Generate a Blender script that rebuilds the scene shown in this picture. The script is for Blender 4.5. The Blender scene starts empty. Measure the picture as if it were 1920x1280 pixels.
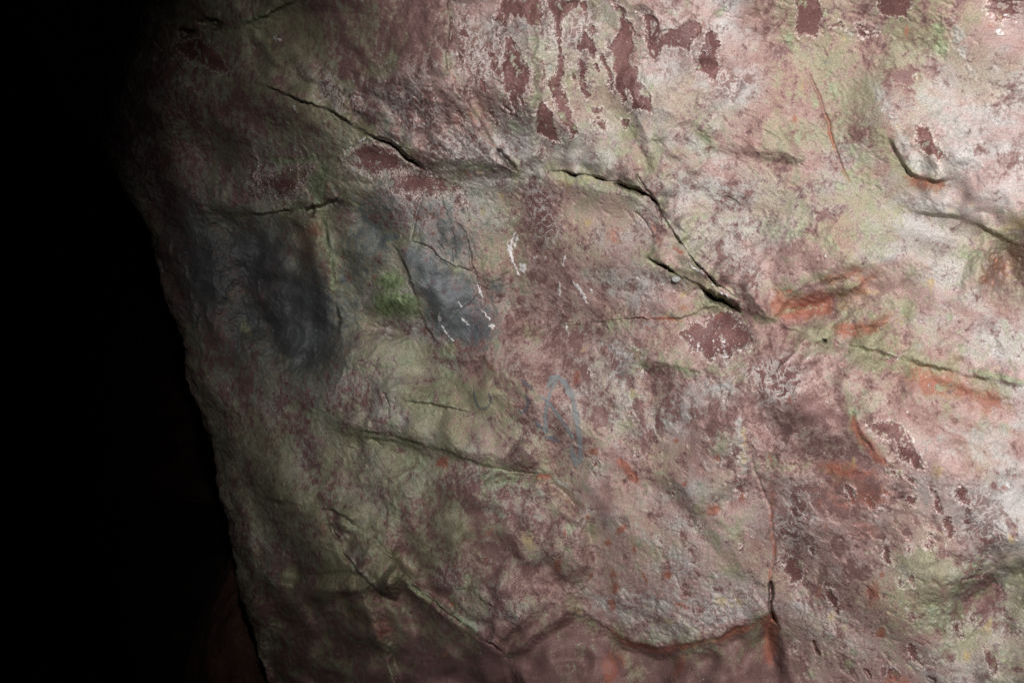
import bpy, math
import numpy as np

scene = bpy.context.scene
# ------------------------------------------------------------------ camera
CAM = np.array([0.0, 0.0, 1.5])
TX = 0.4663                                   # tangent of half the horizontal field of view (50 degrees)
cam_d = bpy.data.cameras.new('camera')
cam_d.sensor_width = 36.0
cam_d.lens = 18.0 / TX
cam_d.clip_start = 0.02
cam_d.clip_end = 200.0
cam_d.dof.use_dof = True
cam_d.dof.focus_distance = 2.15
cam_d.dof.aperture_fstop = 9.0
cam = bpy.data.objects.new('camera', cam_d)
scene.collection.objects.link(cam)
cam.location = CAM
cam.rotation_euler = (math.radians(90), 0, 0)
scene.camera = cam
# ------------------------------------------------------------------ light
world = bpy.data.worlds.new('World')
scene.world = world
world.use_nodes = True
world.node_tree.nodes['Background'].inputs[0].default_value = (0.7, 0.85, 1.0, 1)
world.node_tree.nodes['Background'].inputs[1].default_value = 0.0004
sd = bpy.data.lights.new('photographer_flash', 'SPOT')   # the photograph is lit by one hand-held flash beside the lens
sd.energy = 292.0
sd.color = (1.0, 0.975, 0.97)
sd.shadow_soft_size = 0.02
sd.spot_size = math.radians(62.2)
sd.spot_blend = 1.0
flash = bpy.data.objects.new('photographer_flash', sd)
scene.collection.objects.link(flash)
FL = np.array([0.09, -0.45, 1.84])
flash.location = FL
AIM = np.array([0.42, 1.45, 1.66])
import mathutils
flash.rotation_euler = mathutils.Vector(AIM - FL).to_track_quat('-Z', 'Y').to_euler()
vs = scene.view_settings
vs.view_transform = 'Standard'; vs.look = 'None'; vs.exposure = 0.0; vs.gamma = 1.0
scene.render.engine = 'CYCLES'
scene.cycles.max_bounces = 4
scene.cycles.use_denoising = False

# ------------------------------------------------------------------ numpy noise
rng = np.random.RandomState(11)
PERM = rng.permutation(4096)
GA = rng.rand(4096) * 2 * np.pi
GX = np.cos(GA); GY = np.sin(GA)
def perlin(x, y, seed=0):
    xi = np.floor(x).astype(np.int64); yi = np.floor(y).astype(np.int64)
    xf = x - xi; yf = y - yi
    def g(ix, iy, dx, dy):
        h = PERM[(PERM[(ix + seed * 131) & 4095] + iy) & 4095]
        return GX[h] * dx + GY[h] * dy
    u = xf * xf * xf * (xf * (xf * 6 - 15) + 10); v = yf * yf * yf * (yf * (yf * 6 - 15) + 10)
    a = g(xi, yi, xf, yf); b = g(xi + 1, yi, xf - 1, yf)
    c = g(xi, yi + 1, xf, yf - 1); d = g(xi + 1, yi + 1, xf - 1, yf - 1)
    return ((a + (b - a) * u) + ((c + (d - c) * u) - (a + (b - a) * u)) * v) * 1.5
def fbm(x, y, octv, seed=0, gain=0.5):
    s = 0; amp = 1; f = 1; tot = 0
    for k in range(octv):
        s = s + amp * perlin(x * f + 17.3 * k, y * f - 9.1 * k, seed + k); tot += amp
        amp *= gain; f *= 2.03
    return s / tot
def sst(e0, e1, x):
    t = np.clip((x - e0) / (e1 - e0), 0, 1); return t * t * (3 - 2 * t)

# ------------------------------------------------------------------ the wall's own sheet of coordinates
# U, V measure positions along the rock face (1920 x 1280 units across the lit stretch); q runs along the wall,
# from the far side behind the rounded corner (q < 0) to the near side (q large).
W0 = 0.10
SILV = [-2200, -400, -100, 0, 100, 200, 300, 400, 500, 600, 700, 800, 900, 1000, 1100, 1200, 1280, 1600, 3400]
SILU = [-700, -330, -70, 0, 62, 130, 212, 262, 286, 330, 362, 386, 403, 425, 455, 487, 505, 560, 700]
def a_sil(V):
    V = np.asarray(V, float)
    return (np.interp(V, SILV, SILU) - 960 + 8 * np.sin(V / 71.0 + 1) + 4 * np.sin(V / 31.0)) / 960 * TX
def q_of(U, V):
    F = np.maximum((np.asarray(U, float) - 960) / 960 * TX - a_sil(V), 0)
    return (F + np.sqrt(F * F + 4 * F * W0)) / 2
def a_of(q, V):
    f = np.where(q > 0, q * q / (np.maximum(q, 0) + W0), 0.35 * q * q / W0)
    return a_sil(V) + f
def depth_of(q, V):
    inv = 0.345 + 0.37 * q
    up = np.clip((420 - V) / 500, 0, 1.5) ** 2          # the face leans away into the roof of the passage, top left
    return 1 / np.maximum(inv, 0.13) + 0.9 * up * np.exp(-(np.maximum(q, 0) / 0.16) ** 2)
DENS = 1.25
qv = np.concatenate([np.linspace(-0.36, -0.004, 110), np.linspace(0, 0.96, int(1010 * DENS)), 0.96 + np.cumsum(np.linspace(0.002, 0.02, 40))])
vv = np.concatenate([-60 - np.cumsum(np.linspace(4, 60, 66))[::-1], np.linspace(-60, 1340, int(745 * DENS)), 1340 + np.cumsum(np.linspace(4, 60, 62))])
V, q = np.meshgrid(vv, qv, indexing='ij')
V0 = sst(-500, 1900, V)
A = a_of(q, V)
Y = depth_of(q, V)
U = np.where(q >= 0, A / TX * 960 + 960, a_sil(V) / TX * 960 + 960 + q * 2000)
NR, NC = V.shape
# metric coordinate along the wall for relief noise
ds = np.hypot(np.diff(A * Y, axis=1), 0.4 * np.diff(Y, axis=1))[200:-200].mean(axis=0)
S = np.concatenate([[0], np.cumsum(ds)]) * np.ones((NR, 1))
Zm = (640 - V) / 960 * TX * Y * 1.0
# warped copies of U, V so that nothing painted on the rock has a drawn edge
wx = 9 * fbm(U / 34, V / 34, 3, 40) + 3.0 * fbm(U / 7, V / 7, 2, 50)
wy = 9 * fbm(U / 34, V / 34, 3, 60) + 3.0 * fbm(U / 7, V / 7, 2, 70)
UW = U + wx; VW = V + wy
UC = U + 0.60 * wx; VC = V + 0.60 * wy

def window(pts, m):
    p = np.asarray(pts, float)
    r = np.where((vv > p[:, 1].min() - m) & (vv < p[:, 1].max() + m))[0]
    if len(r) == 0: return None
    r0, r1 = r[0], r[-1] + 1
    ok = ((U[r0:r1] > p[:, 0].min() - m) & (U[r0:r1] < p[:, 0].max() + m)).any(axis=0)
    c = np.where(ok)[0]
    if len(c) == 0: return None
    return (slice(r0, r1), slice(c[0], c[-1] + 1))
def dist(pts, sl, X, Yy):
    """distance to a polyline, signed distance (positive above / left of travel to the right), position 0..1 along it"""
    x = X[sl]; y = Yy[sl]
    p = np.asarray(pts, float)
    L = np.concatenate([[0], np.cumsum(np.hypot(*(np.diff(p, axis=0).T)))])
    best = np.full(x.shape, 1e9); sg = np.zeros(x.shape); al = np.zeros(x.shape)
    for i in range(len(p) - 1):
        (ax, ay), (bx, by) = p[i], p[i + 1]
        dx, dy = bx - ax, by - ay; l2 = dx * dx + dy * dy + 1e-9
        t = np.clip(((x - ax) * dx + (y - ay) * dy) / l2, 0, 1)
        ex = x - ax - t * dx; ey = y - ay - t * dy
        d = np.hypot(ex, ey); m = d < best
        best = np.where(m, d, best)
        s = -(dx * (y - ay) - dy * (x - ax)) / math.sqrt(l2)
        sg = np.where(m, np.sign(s) * d, sg)
        al = np.where(m, (L[i] + t * (L[i + 1] - L[i])) / L[-1], al)
    return best, sg, al
def inside(pts, x, y):
    p = np.asarray(pts, float); c = np.zeros(x.shape, bool); j = len(p) - 1
    for i in range(len(p)):
        xi, yi = p[i]; xj, yj = p[j]
        c ^= ((yi > y) != (yj > y)) & (x < (xj - xi) * (y - yi) / (yj - yi + 1e-9) + xi)
        j = i
    return c
def smooth_pts(pts, n=2):
    p = np.asarray(pts, float)
    for _ in range(n):
        a = 0.75 * p[:-1] + 0.25 * p[1:]; b = 0.25 * p[:-1] + 0.75 * p[1:]
        m = np.empty((2 * len(a), 2)); m[0::2] = a; m[1::2] = b
        p = np.vstack([p[:1], m, p[-1:]])
    return p

# ------------------------------------------------------------------ relief (metres towards the room)
H = np.zeros_like(U)
def ledge_k(pts): return 0.52 + 0.28 * float(sst(1100, 850, np.mean(np.asarray(pts)[:, 0])))
EDGES = []
def ledge(pts, h, fall=70, lip=3, ends=(0.12, 0.12), under=0.0, up=True):
    """a slab edge: rock on one side stands h proud at the line and falls back to the general face over `fall`"""
    mx = float(np.mean(np.asarray(pts)[:, 0])); my = float(np.mean(np.asarray(pts)[:, 1]))
    if not (1150 < mx < 1360 and 300 < my < 600): lip = lip * 1.5 + 1; h = h * 0.8; fall = fall * 1.5; under = under * 0.3
    pts = smooth_pts(pts)
    sl = window(pts, fall * 3 + 20)
    if sl is None: return
    d, s, al = dist(pts, sl, UC, VC)
    if not up: s = -s
    tap = sst(0, ends[0] + 1e-6, al) * sst(0, ends[1] + 1e-6, 1 - al)
    # distance past the two tips fades the effect
    prof = np.where(s > 0, sst(-0.1, 1, s / lip) * np.exp(-np.maximum(s - lip, 0) / fall), 0)
    und = np.where(s <= 0, -under * np.exp(s / (fall * 0.35)), 0)
    seed = pts[0][0] * 0.13; EDGES.append(pts)
    vary = 0.30 + 1.1 * sst(-0.35, 0.45, fbm(U[sl] / 55 + seed, V[sl] / 55, 2, 5))      # the overhang swells and closes along its length
    H[sl] += ledge_k(pts) * vary * (h * tap * prof + tap * und)
def crack(pts, depth, w, ends=(0.15, 0.15), warp=True):
    pts = smooth_pts(pts)
    sl = window(pts, w * 3 + 10)
    if sl is None: return
    d, s, al = dist(pts, sl, UC if warp else U, VC if warp else V)
    tap = sst(0, ends[0] + 1e-6, al) * sst(0, ends[1] + 1e-6, 1 - al)
    H[sl] -= depth * np.exp(-(d / np.maximum(w * (0.35 + 0.65 * tap), 0.4)) ** 2) * (0.3 + 0.7 * tap)
def hump(cx, cy, rx, ry, ang, h, p=2.0):
    sl = window([(cx, cy)], max(rx, ry) * 2.6)
    if sl is None: return
    c, s = math.cos(math.radians(ang)), math.sin(math.radians(ang))
    dx = UW[sl] - cx; dy = VW[sl] - cy
    x = (dx * c + dy * s) / rx; y = (-dx * s + dy * c) / ry
    H[sl] += h * np.exp(-(x * x + y * y) ** (p / 2))

# broad swells
H += 0.12 * fbm(S * 1.5 + 3, Zm * 1.5, 2, 3) + 0.060 * fbm(S * 4.0, Zm * 4.4 + S * 1.6, 2, 9)
# diagonal grain of the sandstone: swells drawn out down to the right
gx = (S * 0.80 + Zm * 0.6); gy = (-S * 0.6 + Zm * 0.80)
H += 0.016 * fbm(gx * 4, gy * 8, 2, 21, 0.38)
H += 0.004 * np.abs(fbm(gx * 11, gy * 17, 2, 24, 0.4)) * sst(-0.1, 0.4, fbm(S * 3, Zm * 3, 2, 27))
r = fbm(gx * 4.5 + 5, gy * 10, 4, 31)
H += 0.009 * (1 - np.abs(r) * 2.4).clip(0, 1) ** 3 * sst(-0.2, 0.3, fbm(S * 2, Zm * 2, 2, 33))
H += 0.0009 * fbm(S * 40, Zm * 40, 2, 41) + 0.00025 * fbm(S * 150, Zm * 150, 2, 45)
# macro shapes read off the rock
hump(780, 120, 330, 120, 20, 0.06)
hump(560, 560, 85, 150, -14, -0.09)
hump(400, 560, 60, 200, -12, 0.04)
hump(620, 850, 120, 200, -10, 0.03)
hump(1130, 470, 150, 110, 30, 0.03)
hump(900, 1030, 160, 120, 40, 0.045)
hump(1250, 1000, 200, 120, 35, 0.03)
hump(740, 572, 48, 30, 5, 0.035)
hump(735, 620, 50, 14, 3, -0.035)
hump(1500, 520, 120, 60, -10, 0.03)
hump(1870, 1150, 120, 110, 0, -0.03)
hump(1890, 505, 28, 55, -10, -0.07)
hump(1840, 500, 22, 60, 25, 0.03)
hump(350, 63, 13, 8, 0, -0.07, 4)
hump(395, 47, 22, 9, 10, -0.05, 4)
hump(585, 397, 8, 10, 0, -0.05, 4)
hump(534, 398, 10, 4, 0, -0.03, 4)
hump(610, 390, 26, 10, -15, -0.04, 3)
hump(668, 838, 14, 16, 0, -0.03)
hump(1340, 560, 12, 5, 28, -0.02)

def slab(pts, h, edge):
    sl = window(pts, edge * 2 + 20)
    d, _, _ = dist(list(pts) + [pts[0]], sl, UC, VC)
    H[sl] += 1.3 * h * (0.55 + 0.9 * sst(-0.3, 0.4, fbm(U[sl] / 90 + h * 300, V[sl] / 90, 2, 8))) * sst(-edge, edge, np.where(inside(pts, UC[sl], VC[sl]), d, -d))
hump(880, 150, 300, 110, 30, 0.07); hump(690, 300, 150, 36, 20, -0.03); hump(1120, 400, 120, 60, 25, -0.02)
hump(940, 500, 90, 130, -15, -0.03); hump(1270, 545, 60, 24, 20, -0.03)
slab([(560,1080),(640,1100),(700,1112),(760,1092),(850,1165),(950,1232),(1000,1400),(480,1400),(520,1120)], -0.045, 24)
slab([(1080,1150),(1160,1200),(1236,1226),(1350,1204),(1445,1160),(1462,1230),(1500,1400),(1000,1400),(950,1232)], -0.030, 14)
slab([(770,890),(1010,900),(1085,965),(1120,1060),(1060,1130),(980,1190),(900,1160),(790,1090),(745,1000)], 0.028, 40)
slab([(620,980),(690,1010),(738,1050),(742,1120),(700,1100),(650,1050)], 0.030, 22)
slab([(690,700),(900,690),(1000,760),(1020,880),(850,845),(700,805),(640,790)], 0.030, 36)
slab([(640,380),(700,370),(735,460),(790,600),(700,640),(640,560),(622,450)], -0.030, 50)
slab([(740,470),(900,440),(940,600),(900,650),(830,645),(790,590)], 0.018, 50)
slab([(410,400),(600,400),(625,520),(640,640),(560,700),(470,620)], -0.045, 70)
slab([(1410,610),(1700,690),(1640,880),(1450,860)], 0.012, 70)
slab([(1240,390),(1400,470),(1440,590),(1370,560),(1290,480)], 0.020, 30)
slab([(1290,590),(1340,578),(1400,600),(1405,640),(1340,672),(1282,640)], -0.006, 30)
slab([(1480,560),(1620,530),(1700,560),(1640,620),(1560,612)], -0.016, 60)
slab([(1690,350),(1790,360),(1920,330),(1960,460),(1860,430),(1720,400)], 0.014, 50)
slab([(1790,1200),(1810,1110),(1920,1060),(2000,1300),(1820,1300)], -0.020, 60)
def facet(pts, gx_, gy_, edge=14):
    """tilt one plane of the face: gx_ metres per 100 units to the right, gy_ metres per 100 units down"""
    sl = window(pts, edge * 2 + 20); c = np.mean(np.asarray(pts, float), axis=0)
    d, _, _ = dist(list(pts) + [pts[0]], sl, UC, VC)
    H[sl] += sst(-edge, edge, np.where(inside(pts, UC[sl], VC[sl]), d, -d)) * (2.0 if c[0] < 1000 else 1.3) * (gx_ * (U[sl] - c[0]) + gy_ * (V[sl] - c[1])) / 100
facet([(745,955),(770,885),(1010,898),(1090,970),(1105,1060),(1060,1135),(950,1222),(782,1098),(742,1040)], 0.012, -0.016, 16)
facet([(745,1055),(780,1100),(948,1228),(1000,1330),(760,1330),(700,1120)], 0.010, -0.040, 12)
facet([(622,985),(690,1008),(738,1048),(742,1118),(700,1104),(650,1045)], 0.040, 0.010, 10)
facet([(480,930),(600,955),(645,1040),(690,1092),(560,1085),(480,1060)], 0.020, -0.020, 16)
facet([(500,1085),(690,1095),(760,1330),(500,1330)], 0.020, -0.034, 16)
facet([(640,800),(700,690),(900,680),(1000,770),(1010,885),(850,848)], -0.006, 0.022, 18)
facet([(1012,325),(1200,360),(1245,410),(1385,575),(1200,596),(960,620),(940,560),(960,420)], 0.010, -0.012, 14)
facet([(465,120),(470,50),(560,10),(830,5),(842,150),(960,318),(800,316),(640,210)], 0.006, 0.007, 22)
facet([(845,0),(1000,0),(1010,300),(965,318),(880,190)], 0.022, 0.0, 12)
facet([(640,300),(700,262),(775,312),(700,350),(640,345)], 0.0, -0.03, 8)
facet([(410,405),(590,398),(620,500),(640,660),(540,690),(440,600)], 0.030, -0.016, 30)
facet([(1310,120),(1420,130),(1500,300),(1330,275),(1300,210)], 0.012, 0.010, 14)
facet([(1180,225),(1300,230),(1340,290),(1240,340)], -0.014, 0.012, 12)
facet([(1400,610),(1700,695),(1640,880),(1440,870),(1410,740)], 0.010, -0.014, 24)
facet([(1460,560),(1610,530),(1650,560),(1560,612),(1480,600)], 0.0, -0.03, 12)
facet([(1790,1120),(1930,1050),(1980,1300),(1810,1260)], 0.02, 0.02, 16)
hump(1810,285,90,46,12,0.035); hump(1720,620,130,50,20,0.030); hump(1570,465,130,46,12,0.030); hump(1540,572,72,20,-12,-0.030); hump(1660,190,50,120,14,0.028)
hump(1250,230,90,60,40,0.030); hump(1760,480,90,36,8,0.026); hump(1820,860,130,60,15,0.030); hump(1560,980,90,70,10,0.026); hump(1690,1120,80,90,-10,0.026); hump(1330,850,60,90,-15,0.022)
hump(330,330,34,170,-15,0.05); hump(420,300,30,120,-20,-0.03)
facet([(1205,690),(1380,710),(1400,900),(1300,960),(1220,860)], 0.012, 0.008, 16)
facet([(1100,880),(1240,900),(1420,1100),(1300,1190),(1150,1120)], -0.010, 0.012, 18)
# slab edges
ledge([(430,150),(500,162),(560,188),(620,208),(660,238),(700,258),(735,268),(768,298),(800,320),(850,334)], 0.036, 90, 3, (0.2,0.15), 0.012)
ledge([(835,-40),(842,20),(847,48),(842,90),(842,135),(858,168),(885,198),(915,245),(945,288),(968,322)], 0.022, 60, 3, (0.0,0.1), 0.004, up=False)
ledge([(1010,318),(1060,322),(1110,330),(1150,338),(1180,349),(1205,356),(1228,374),(1242,402),(1258,428),(1280,462),(1312,500),(1350,535),(1400,575)], 0.050, 75, 2.6, (0.15,0.25), 0.012)
ledge([(1205,482),(1235,492),(1262,509),(1290,524),(1320,541),(1345,556),(1370,569),(1392,584)], 0.048, 55, 2.4, (0.15,0.12), 0.02)
ledge([(1380,580),(1440,603),(1500,630),(1560,643),(1620,655),(1700,678),(1780,698),(1850,714),(1960,735)], 0.032, 60, 5, (0.1,0.0), 0.006)
ledge([(975,628),(1060,611),(1120,605),(1170,596),(1230,598),(1285,597),(1325,577),(1365,571)], 0.020, 40, 3, (0.2,0.1), 0.006)
ledge([(1070,1132),(1100,1152),(1130,1178),(1165,1196),(1200,1212),(1235,1221),(1290,1206),(1350,1196),(1400,1172),(1442,1152)], 0.020, 60, 3, (0.12,0.02), 0.004)
ledge([(600,950),(622,985),(645,1040),(672,1072),(700,1105),(735,1128)], 0.040, 60, 3, (0.15,0.15), 0.02)
ledge([(735,1045),(752,1078),(782,1102),(832,1142),(882,1182),(948,1226)], 0.045, 55, 3, (0.12,0.08), 0.012)
ledge([(470,925),(530,944),(590,954),(632,960),(690,1003),(738,1046)], 0.030, 50, 4, (0.2,0.05), 0.008)
ledge([(635,800),(700,811),(750,822),(800,838),(850,853),(905,873),(960,885),(1012,891)], 0.022, 45, 2.6, (0.2,0.15), 0.004)
ledge([(665,820),(705,826),(745,830),(800,852)], 0.015, 25, 2.5)
ledge([(755,754),(800,757),(845,762),(890,774)], 0.020, 24, 2.2, (0.2,0.2), 0.012)
ledge([(1000,892),(1050,912),(1090,960),(1110,1010)], 0.016, 50, 6, up=True)
ledge([(640,296),(668,268),(705,260),(742,276),(775,312)], 0.014, 22, 4, (0.2,0.2), 0.004)
ledge([(400,404),(470,404),(535,398),(588,391),(625,380),(642,368)], 0.026, 45, 3, (0.2,0.05), 0.012)
ledge([(600,400),(612,440),(622,500),(630,560),(635,640)], 0.030, 60, 4, (0.15,0.2), 0.01)
ledge([(728,452),(748,478),(765,510),(778,560),(792,602),(812,640),(838,650)], 0.036, 80, 2.2, (0.15,0.15), 0.01)
ledge([(745,462),(772,450),(806,468),(832,490),(855,503),(890,515)], 0.012, 40, 2.2, (0.1,0.1), 0.0)
ledge([(1660,250),(1680,290),(1698,322),(1730,340),(1770,345),(1790,325)], 0.045, 60, 5, (0.2,0.2), 0.02)
ledge([(1690,400),(1760,405),(1810,415),(1862,440),(1905,460),(1960,470)], 0.030, 50, 5, (0.2,0.0), 0.01)
ledge([(1440,545),(1460,552),(1490,540),(1560,525),(1600,520)], 0.010, 25, 4)
ledge([(1545,620),(1600,622),(1650,612),(1690,590),(1715,562)], 0.022, 40, 5, (0.2,0.2), 0.01)
ledge([(1470,585),(1540,575),(1590,555),(1640,520)], 0.020, 40, 6, (0.2,0.2), 0.006)
ledge([(1445,870),(1500,872),(1560,882),(1630,892)], 0.010, 40, 5)
ledge([(1640,680),(1720,705),(1800,735),(1900,765)], 0.012, 40, 8)
ledge([(1700,740),(1760,770),(1820,790),(1940,800)], 0.012, 50, 8, up=False)
ledge([(1600,760),(1603,800),(1630,845),(1680,880)], 0.012, 40, 5, up=True)
ledge([(1780,1160),(1810,1120),(1860,1090),(1960,1062)], 0.030, 60, 10, (0.2,0.0), 0.01)
ledge([(1785,1160),(1795,1190),(1815,1205)], 0.016, 30, 4)
ledge([(430,60),(480,40),(530,15),(600,-10)], 0.03, 60, 4, (0.2,0.0), 0.006)
ledge([(455,45),(480,90),(520,140),(600,165)], 0.015, 60, 8, up=True)
ledge([(640,165),(690,145),(735,115),(765,80),(765,40)], 0.010, 50, 5, up=False)
ledge([(645,165),(655,205),(700,240),(740,265)], 0.014, 60, 6)
ledge([(1315,110),(1302,150),(1293,195),(1300,232),(1332,275)], 0.012, 50, 6, up=True)
ledge([(1175,225),(1190,255),(1210,295),(1225,325)], 0.012, 40, 4, up=True)
ledge([(1210,660),(1208,710),(1215,760)], 0.010, 40, 4, up=True)
ledge([(1205,680),(1270,690),(1330,705),(1380,700)], 0.010, 30, 5)
ledge([(1180,800),(1240,880),(1300,950),(1380,1010)], 0.008, 60, 6)
ledge([(1370,1070),(1400,1085),(1440,1105)], 0.006, 25, 2.5)
ledge([(690,1190),(720,1212),(760,1240)], 0.02, 40, 4)
ledge([(880,1100),(905,1130),(925,1140)], 0.012, 25, 4)
ledge([(520,1080),(600,1080),(650,1070),(690,1085)], 0.018, 35, 5)
ledge([(290,420),(310,500),(345,600),(380,760)], 0.03, 50, 18, up=False)
ledge([(420,500),(450,600),(505,660),(600,690)], 0.022, 70, 18)
# cracks
crack([(930,278),(948,298),(968,322)], 0.05, 4)
crack([(1188,322),(1202,344),(1222,366),(1236,392),(1242,420)], 0.02, 2.4)
crack([(1190,395),(1210,420),(1226,446)], 0.012, 3)
crack([(1318,545),(1345,560),(1370,572),(1388,583)], 0.07, 6)
crack([(1150,343),(1182,353),(1206,360),(1218,368)], 0.04, 3.4)
crack([(1405,840),(1420,900),(1440,935),(1450,985),(1451,1040),(1446,1085),(1442,1130),(1458,1172)], 0.004, 3.2)
crack([(1448,1085),(1442,1130),(1446,1150),(1458,1172)], 0.05, 3.0)
crack([(1523,1200),(1530,1212),(1537,1228)], 0.03, 2.5)
crack([(1544,634),(1550,644)], 0.04, 3, (0.4,0.4))
crack([(1360,368),(1378,378),(1388,386)], 0.012, 2)
crack([(1515,132),(1535,180),(1552,225),(1560,262),(1572,298),(1590,340)], 0.006, 3)
crack([(845,30),(848,52),(842,85)], 0.02, 2.5)
crack([(700,257),(738,270),(768,299),(798,319)], 0.035, 3.5)
crack([(792,362),(786,385),(776,420),(770,450)], 0.012, 2.4)
crack([(772,452),(800,462),(815,475),(832,490),(848,503),(868,500),(892,515)], 0.012, 2.6)
crack([(850,424),(856,416),(872,436),(880,470),(890,515),(893,535)], 0.012, 2.2)
crack([(848,425),(851,460),(853,500)], 0.008, 1.8)
crack([(820,450),(832,470),(840,482)], 0.008, 3)
crack([(820,350),(830,390),(845,420)], 0.006, 2)
crack([(717,735),(724,752),(728,770),(730,790)], 0.012, 2.5)
crack([(1265,1075),(1272,1092)], 0.01, 2, (0.4,0.4))
crack([(285,70),(330,120),(345,140)], 0.01, 2)
crack([(1790,782),(1793,790)], 0.015, 3, (0.4,0.4))
crack([(1238,1148),(1165,1120),(1175,1095),(1186,1085)], 0.003, 4)
crack([(880,1100),(850,1110)], 0.005, 3)
crack([(690,820),(720,840)], 0.01, 3)
crack([(960,885),(1008,888),(1018,894)], 0.015, 2.6)
crack([(1168,905),(1184,890)], 0.006, 2)
crack([(1620,1250),(1632,1272)], 0.02, 3)
crack([(1735,1270),(1752,1280)], 0.02, 3)

# ------------------------------------------------------------------ what grows and lies on the rock: one weight per kind of skin, painted shade included
def table(rows):
    g = np.array([[int(c) for c in r.split()] for r in rows], float) / 9
    x = np.clip((UW + 26 * fbm(U / 90, V / 90, 2, 81) * 1.6) / 120 - 0.5, 0, 14.999)
    y = np.clip((VW + 26 * fbm(U / 90, V / 90, 2, 83) * 1.6) / 116.4 - 0.5, 0, 9.999)
    xi = x.astype(int); yi = y.astype(int); fx = sst(0, 1, x - xi); fy = sst(0, 1, y - yi)
    return (g[yi, xi] * (1 - fx) + g[yi, xi + 1] * fx) * (1 - fy) + (g[yi + 1, xi] * (1 - fx) + g[yi + 1, xi + 1] * fx) * fy
M = {}
M['crust'] = table([
 '3 3 3 4 3 3 3 6 6 6 5 6 6 5 6 7',
 '3 3 4 3 3 4 4 5 6 7 7 6 5 6 7 7',
 '3 3 4 4 5 5 4 5 6 6 6 5 5 6 7 7',
 '3 3 4 5 5 5 5 6 6 6 5 5 6 7 7 7',
 '3 3 3 4 3 6 6 5 6 6 6 4 6 7 7 6',
 '3 3 3 3 3 6 6 4 6 6 5 6 5 6 6 6',
 '3 3 3 4 4 5 6 6 5 6 6 6 4 4 6 6',
 '3 3 3 4 4 5 5 6 5 7 6 6 4 4 7 7',
 '3 3 3 4 4 5 5 4 6 7 7 7 5 5 7 7',
 '3 3 3 3 3 3 3 4 5 7 7 7 6 6 6 6',
 '3 3 3 3 3 3 3 3 4 6 4 4 6 6 6 6'])
M['green'] = table([
 '3 3 3 5 5 3 1 1 5 4 3 3 5 5 8 4',
 '3 3 3 3 3 3 1 2 6 5 2 3 4 5 4 3',
 '3 3 3 5 5 5 2 3 5 5 4 3 4 5 4 1',
 '3 3 3 5 6 5 3 6 3 3 4 5 5 6 3 4',
 '3 3 3 4 5 5 3 4 3 3 4 2 3 3 4 5',
 '3 3 3 4 4 5 5 3 2 4 4 3 3 5 4 4',
 '4 3 3 5 5 5 5 6 2 4 2 3 2 3 3 3',
 '4 3 3 5 5 5 5 5 4 3 2 3 2 3 1 2',
 '4 4 4 5 5 5 5 5 4 3 3 3 3 2 2 2',
 '4 4 4 5 5 5 5 4 4 3 3 3 4 3 6 6',
 '4 4 4 5 5 5 3 3 4 4 4 3 4 3 5 5'])
M['red'] = table([
 '2 2 2 2 5 6 5 5 3 4 6 6 5 6 6 6',
 '2 2 2 5 5 5 5 6 5 5 4 3 6 5 5 5',
 '2 2 2 4 5 5 6 4 3 3 3 5 6 4 3 5',
 '2 2 2 2 5 4 3 3 6 5 4 4 4 4 3 5',
 '2 2 2 2 5 2 1 3 6 6 5 6 7 6 4 5',
 '2 2 2 2 3 4 4 5 6 5 6 6 7 7 5 5',
 '2 2 2 2 2 4 3 4 6 5 5 5 7 7 7 6',
 '2 2 2 2 4 4 3 4 4 6 5 5 7 7 5 4',
 '2 2 2 2 4 4 4 4 5 5 4 5 7 7 6 4',
 '2 2 2 3 4 5 4 5 6 6 5 5 6 6 5 4',
 '2 2 2 3 4 4 5 5 7 6 7 7 6 6 4 4'])
M['crust'] -= 0.14 * sst(900, 480, U); M['red'] -= 0.22 * sst(950, 620, U); M['green'] += 0.10 * sst(950, 620, U)
for k in ('slate', 'lace', 'bare', 'orange', 'soot_shade', 'white', 'yellow', 'moss', 'pale'):
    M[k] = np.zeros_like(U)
def field(sd, edge, s): return np.clip(0.5 + sd / (2.0 * edge), 0, 1) * s
def poly(k, pts, edge=10, s=1.0, sub=False):
    sl = window(pts, edge + 30)
    if sl is None: return
    pc = list(pts) + [pts[0]]
    d, _, _ = dist(pc, sl, UW, VW)
    ins = inside(pts, UW[sl], VW[sl])
    if k == 'bare' and s < 0.72:
        M['crust'][sl] -= 0.55 * s * sst(-edge * 2.2, edge * 1.2, np.where(ins, d, -d)); return
    v = field(np.where(ins, d, -d), edge, s)
    M[k][sl] = np.maximum(M[k][sl], v) if not sub else np.minimum(M[k][sl], 1 - v)
def line(k, pts, w, edge=6, s=1.0, taper=0.2):
    pts = smooth_pts(pts) if len(pts) > 2 else np.asarray(pts, float)
    sl = window(pts, w + edge + 30)
    if sl is None: return
    d, _, al = dist(pts, sl, UW, VW)
    tp = 0.25 + 0.75 * sst(0, taper, al) * sst(0, taper, 1 - al)
    M[k][sl] = np.maximum(M[k][sl], field(w * tp - d, edge, s))
def spot(k, x, y, r, edge=None, s=1.0, ry=None, ang=0):
    ry = ry or r; edge = edge or r * 0.8
    sl = window([(x, y)], max(r, ry) + edge + 30)
    if sl is None: return
    c, sn = math.cos(math.radians(ang)), math.sin(math.radians(ang))
    dx = UW[sl] - x; dy = VW[sl] - y
    a = (dx * c + dy * sn) / r; b = (-dx * sn + dy * c) / ry
    if k == 'bare' and s < 0.72:
        M['crust'][sl] -= 0.6 * s * sst(1.7, 0.5, np.hypot(a, b)); return
    M[k][sl] = np.maximum(M[k][sl], field((1 - np.hypot(a, b)) * min(r, ry), edge, s))
def Z(ox, oy, pts, k=4.0): return [(ox + x / k, oy + y / k) for x, y in pts]

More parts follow.
